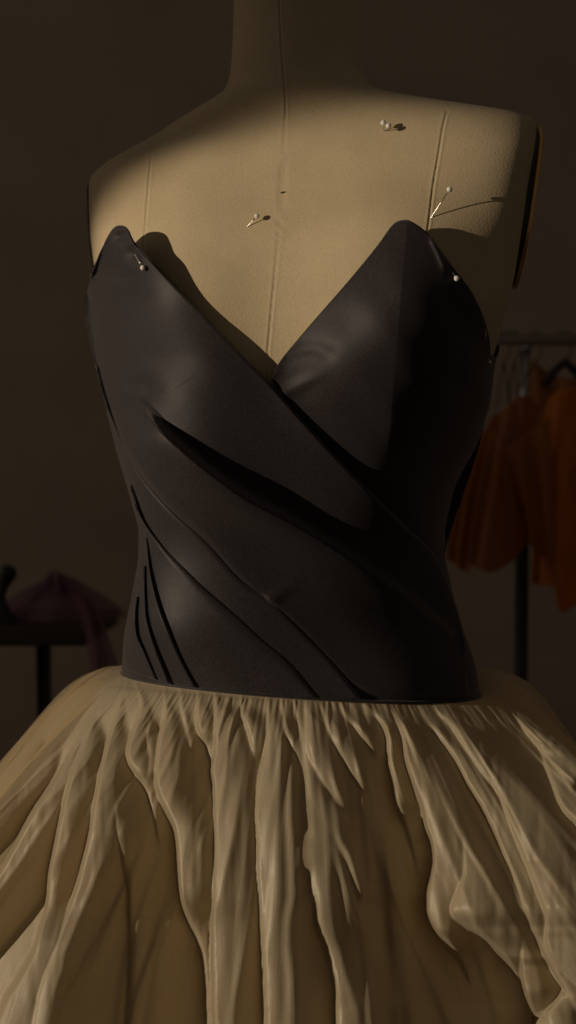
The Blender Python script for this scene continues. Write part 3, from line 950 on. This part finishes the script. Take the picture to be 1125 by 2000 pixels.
def hanger(label, px, mat, py_hook=664, wid=80, drop=70, tilt=0.3):
    c = bgp(px, py_hook, RY)
    t = thing("clothes_hanger", label, "hanger", tuple(c), "hangers on the garment rack")
    sc = K * (D0 + RY) / D0
    pts = []
    for a in np.linspace(-0.6, math.pi * 0.95, 12):
        pts.append(c + np.array([0.0075 * 1.45 * math.cos(a) , 0.0, 0.0075 * 1.45 * math.sin(a) ]))
    pts = pts[::-1]
    pts += [c + np.array([0.008, 0, -0.018]), c + np.array([0.001, 0, -0.030])]
    tube("hook", pts, 0.0011, mat, t, 6)
    s0 = c + np.array([0, 0, -0.030])
    ca, sa = math.cos(tilt), math.sin(tilt)
    def q(u, z): return s0 + np.array([u * sc * ca, u * sc * sa, z * sc])
    tube("shoulder_bar", [q(-wid, -drop), q(-wid * .5, -drop * .42), q(0, 0), q(wid * .5, -drop * .42), q(wid, -drop)], 0.0010 if mat is M_WIRE else 0.006, mat, t, 8)
    return t
hanger("bare wire hanger nearest the gown on the rack rail", 984, M_WIRE, wid=46, drop=92, tilt=1.15)
hanger("second wire hanger just left of the chrome upright", 1004, M_WIRE, wid=46, drop=80, tilt=1.2)
hanger("thin wire hanger just right of the chrome upright", 1046, M_WIRE, wid=60, drop=60, tilt=0.9)
hanger("thick dark hanger holding the rust orange garment", 1104, M_WOODDK, wid=48, drop=46, tilt=0.35)

def drape(name, label, cat, top, bot, y, mat, waves, amp, group, ytop=0.0, mid=None, thick=0.0015, seed=1, part="cloth"):
    n, m = 90, 60
    T = catmull(top, n); B = catmull(bot, n)
    v = np.linspace(0, 1, m)[:, None]
    if mid is not None:
        Mi = catmull(mid, n); C = 2 * Mi - .5 * T - .5 * B
        PX = (1 - v) ** 2 * T[:, 0] + 2 * v * (1 - v) * C[:, 0] + v ** 2 * B[:, 0]
        PY = (1 - v) ** 2 * T[:, 1] + 2 * v * (1 - v) * C[:, 1] + v ** 2 * B[:, 1]
    else:
        PX = (1 - v) * T[:, 0] + v * B[:, 0]; PY = (1 - v) * T[:, 1] + v * B[:, 1]
    u = np.linspace(0, 1, n)[None, :]
    r = np.random.default_rng(seed)
    Y = y + 0 * PX
    for i in range(waves):
        f = r.uniform(3, 16); ph = r.uniform(0, 6.28); sl = r.uniform(-2, 2)
        Y = Y + amp / waves * 2 * np.sin(f * u + sl * v + ph) * (0.35 + 0.65 * v)
    P = np.stack([wx(PX, Y), Y, wz(PY, Y)], -1)
    t = thing(name, label, cat, tuple(P[0, n // 2]), group)
    grid_obj(part, P, mat, t, thick=thick)
    return t, P
G2 = "organza pieces hanging on the rack"
drape("hanging_garment", "opaque rust orange garment at the right edge of the rack", "garment",
      [(1058, 830), (1066, 790), (1082, 768), (1110, 756), (1150, 750), (1190, 770), (1220, 830)], [(1036, 1140), (1058, 1143), (1082, 1150), (1098, 1196), (1130, 1180), (1180, 1190), (1230, 1180)],
      RY - 0.02, M_RUST, 4, 0.03, G2, seed=3)
drape("hanging_scarf", "rust organza strip hanging left of the chrome upright", "fabric",
      [(948, 838), (962, 815), (985, 800), (1008, 780), (1030, 772), (1052, 790)], [(872, 1092), (905, 1100), (935, 1112), (962, 1118), (1000, 1096), (1034, 1058)],
      RY - 0.06, M_RUST2, 4, 0.03, G2, mid=[(912, 930), (935, 940), (960, 945), (985, 950), (1015, 940), (1048, 920)], seed=4)
drape("hanging_cloth", "amber organza panel slanting between the sash and the rust garment", "fabric",
      [(968, 892), (1000, 866), (1035, 840), (1075, 815)], [(1022, 1030), (1036, 1062), (1052, 1085), (1085, 1100)],
      RY - 0.085, M_AMBER, 3, 0.012, G2, seed=8)
drape("hanging_ribbon", "narrow amber organza strip hanging close beside the bodice waist", "fabric",
      [(925, 860), (940, 845), (958, 838), (968, 842)], [(868, 1085), (885, 1100), (900, 1112), (918, 1118)],
      RY - 0.10, M_AMBER, 3, 0.012, G2, mid=[(893, 955), (908, 958), (925, 962), (935, 968)], seed=9)
drape("sheer_blouse", "sheer brown organza top hanging behind the rust garment", "garment",
      [(1032, 702), (1050, 712), (1080, 732), (1110, 738), (1150, 745)], [(1030, 880), (1060, 890), (1090, 900), (1120, 900), (1150, 900)],
      RY + 0.05, M_AMBER, 4, 0.02, G2, seed=6)

# ------------------------------------------------------------------ work table, left
TY = 0.72
tz = float(wz(1222, TY))
tbl = thing("work_table", "dark narrow table by the wall at the left edge", "table", (float(wx(-60, TY)), TY, 0))
box("table_top", float(wx(-420, TY)), float(wx(172, TY)), TY - 0.02, TY + 0.40, tz - 0.026, tz, M_WOODDK, tbl)
for x_, y_ in ((78, 0.04), (-395, 0.04), (92, 0.36), (-395, 0.36)):
    xx = float(wx(x_, TY + y_))
    tube("table_leg", [(xx, TY + y_, tz - 0.026), (xx + 0.006, TY + y_, tz * 0.5), (xx + 0.012, TY + y_, 0.0)], [0.0055, 0.0045, 0.004], M_BLACK, tbl, 12)
# heap of plum tulle lying on the table top
def tulle():
    xc, yc = float(wx(105, TY + 0.1)), TY + 0.12
    nr, nc = 40, 120
    V = []
    r = np.random.default_rng(4)
    ph = r.uniform(0, 6.28, 6)
    for i in range(nr):
        f = i / (nr - 1)
        row = []
        for j in range(nc):
            a = 2 * math.pi * j / nc
            q = 1 + 0.10 * math.sin(3 * a + ph[0]) + 0.07 * math.sin(7 * a + ph[1] + 3 * f) + 0.05 * math.sin(15 * a + ph[2] + 5 * f)
            rr = (0.002 + 0.066 * f) * q
            z = tz + 0.003 + 0.050 * max(0.0, 1 - f) ** 0.8 * (1 + 0.45 * math.sin(3 * a + ph[3]) * f + 0.25 * math.sin(7 * a + ph[4] + 4 * f) + 0.12 * math.sin(19 * a + 9 * f)) 
            row.append((xc + rr * 1.3 * math.cos(a), yc + rr * 1.3 * math.sin(a), z))
        V.append(row)
    t = thing("tulle_heap", "crumpled heap of plum tulle lying on the dark table", "fabric", (xc, yc, tz))
    grid_obj("tulle", np.array(V), M_PLUM, t, wrap=True)
tulle()
drape("tulle_swag", "plum tulle length trailing off the table end towards the gown", "fabric",
      [(120, 1165), (150, 1160), (175, 1170), (192, 1195)], [(178, 1330), (205, 1350), (232, 1360), (255, 1370)], TY - 0.06, M_PLUM, 3, 0.02, "plum tulle", mid=[(158, 1210), (180, 1212), (200, 1222), (214, 1250)], seed=12)
# black finial-shaped stand on the table
fz = [(0, 1222, 40), (0, 1205, 34), (0, 1185, 22), (3, 1165, 13), (8, 1148, 11), (14, 1132, 15), (19, 1120, 18), (22, 1110, 15), (24, 1104, 6)]
t = thing("black_stand", "black rounded stand with a knob top at the left picture edge", "stand", tuple(bgp(0, 1222, TY + 0.04)))
pts = [bgp(x - 4, y, TY + 0.04) for x, y, r in fz]
tube("knob_stand", catmull(pts, 40), catmull([(r * K * 1.5, 0) for x, y, r in fz], 40)[:, 0], M_BLACK, t, 20)
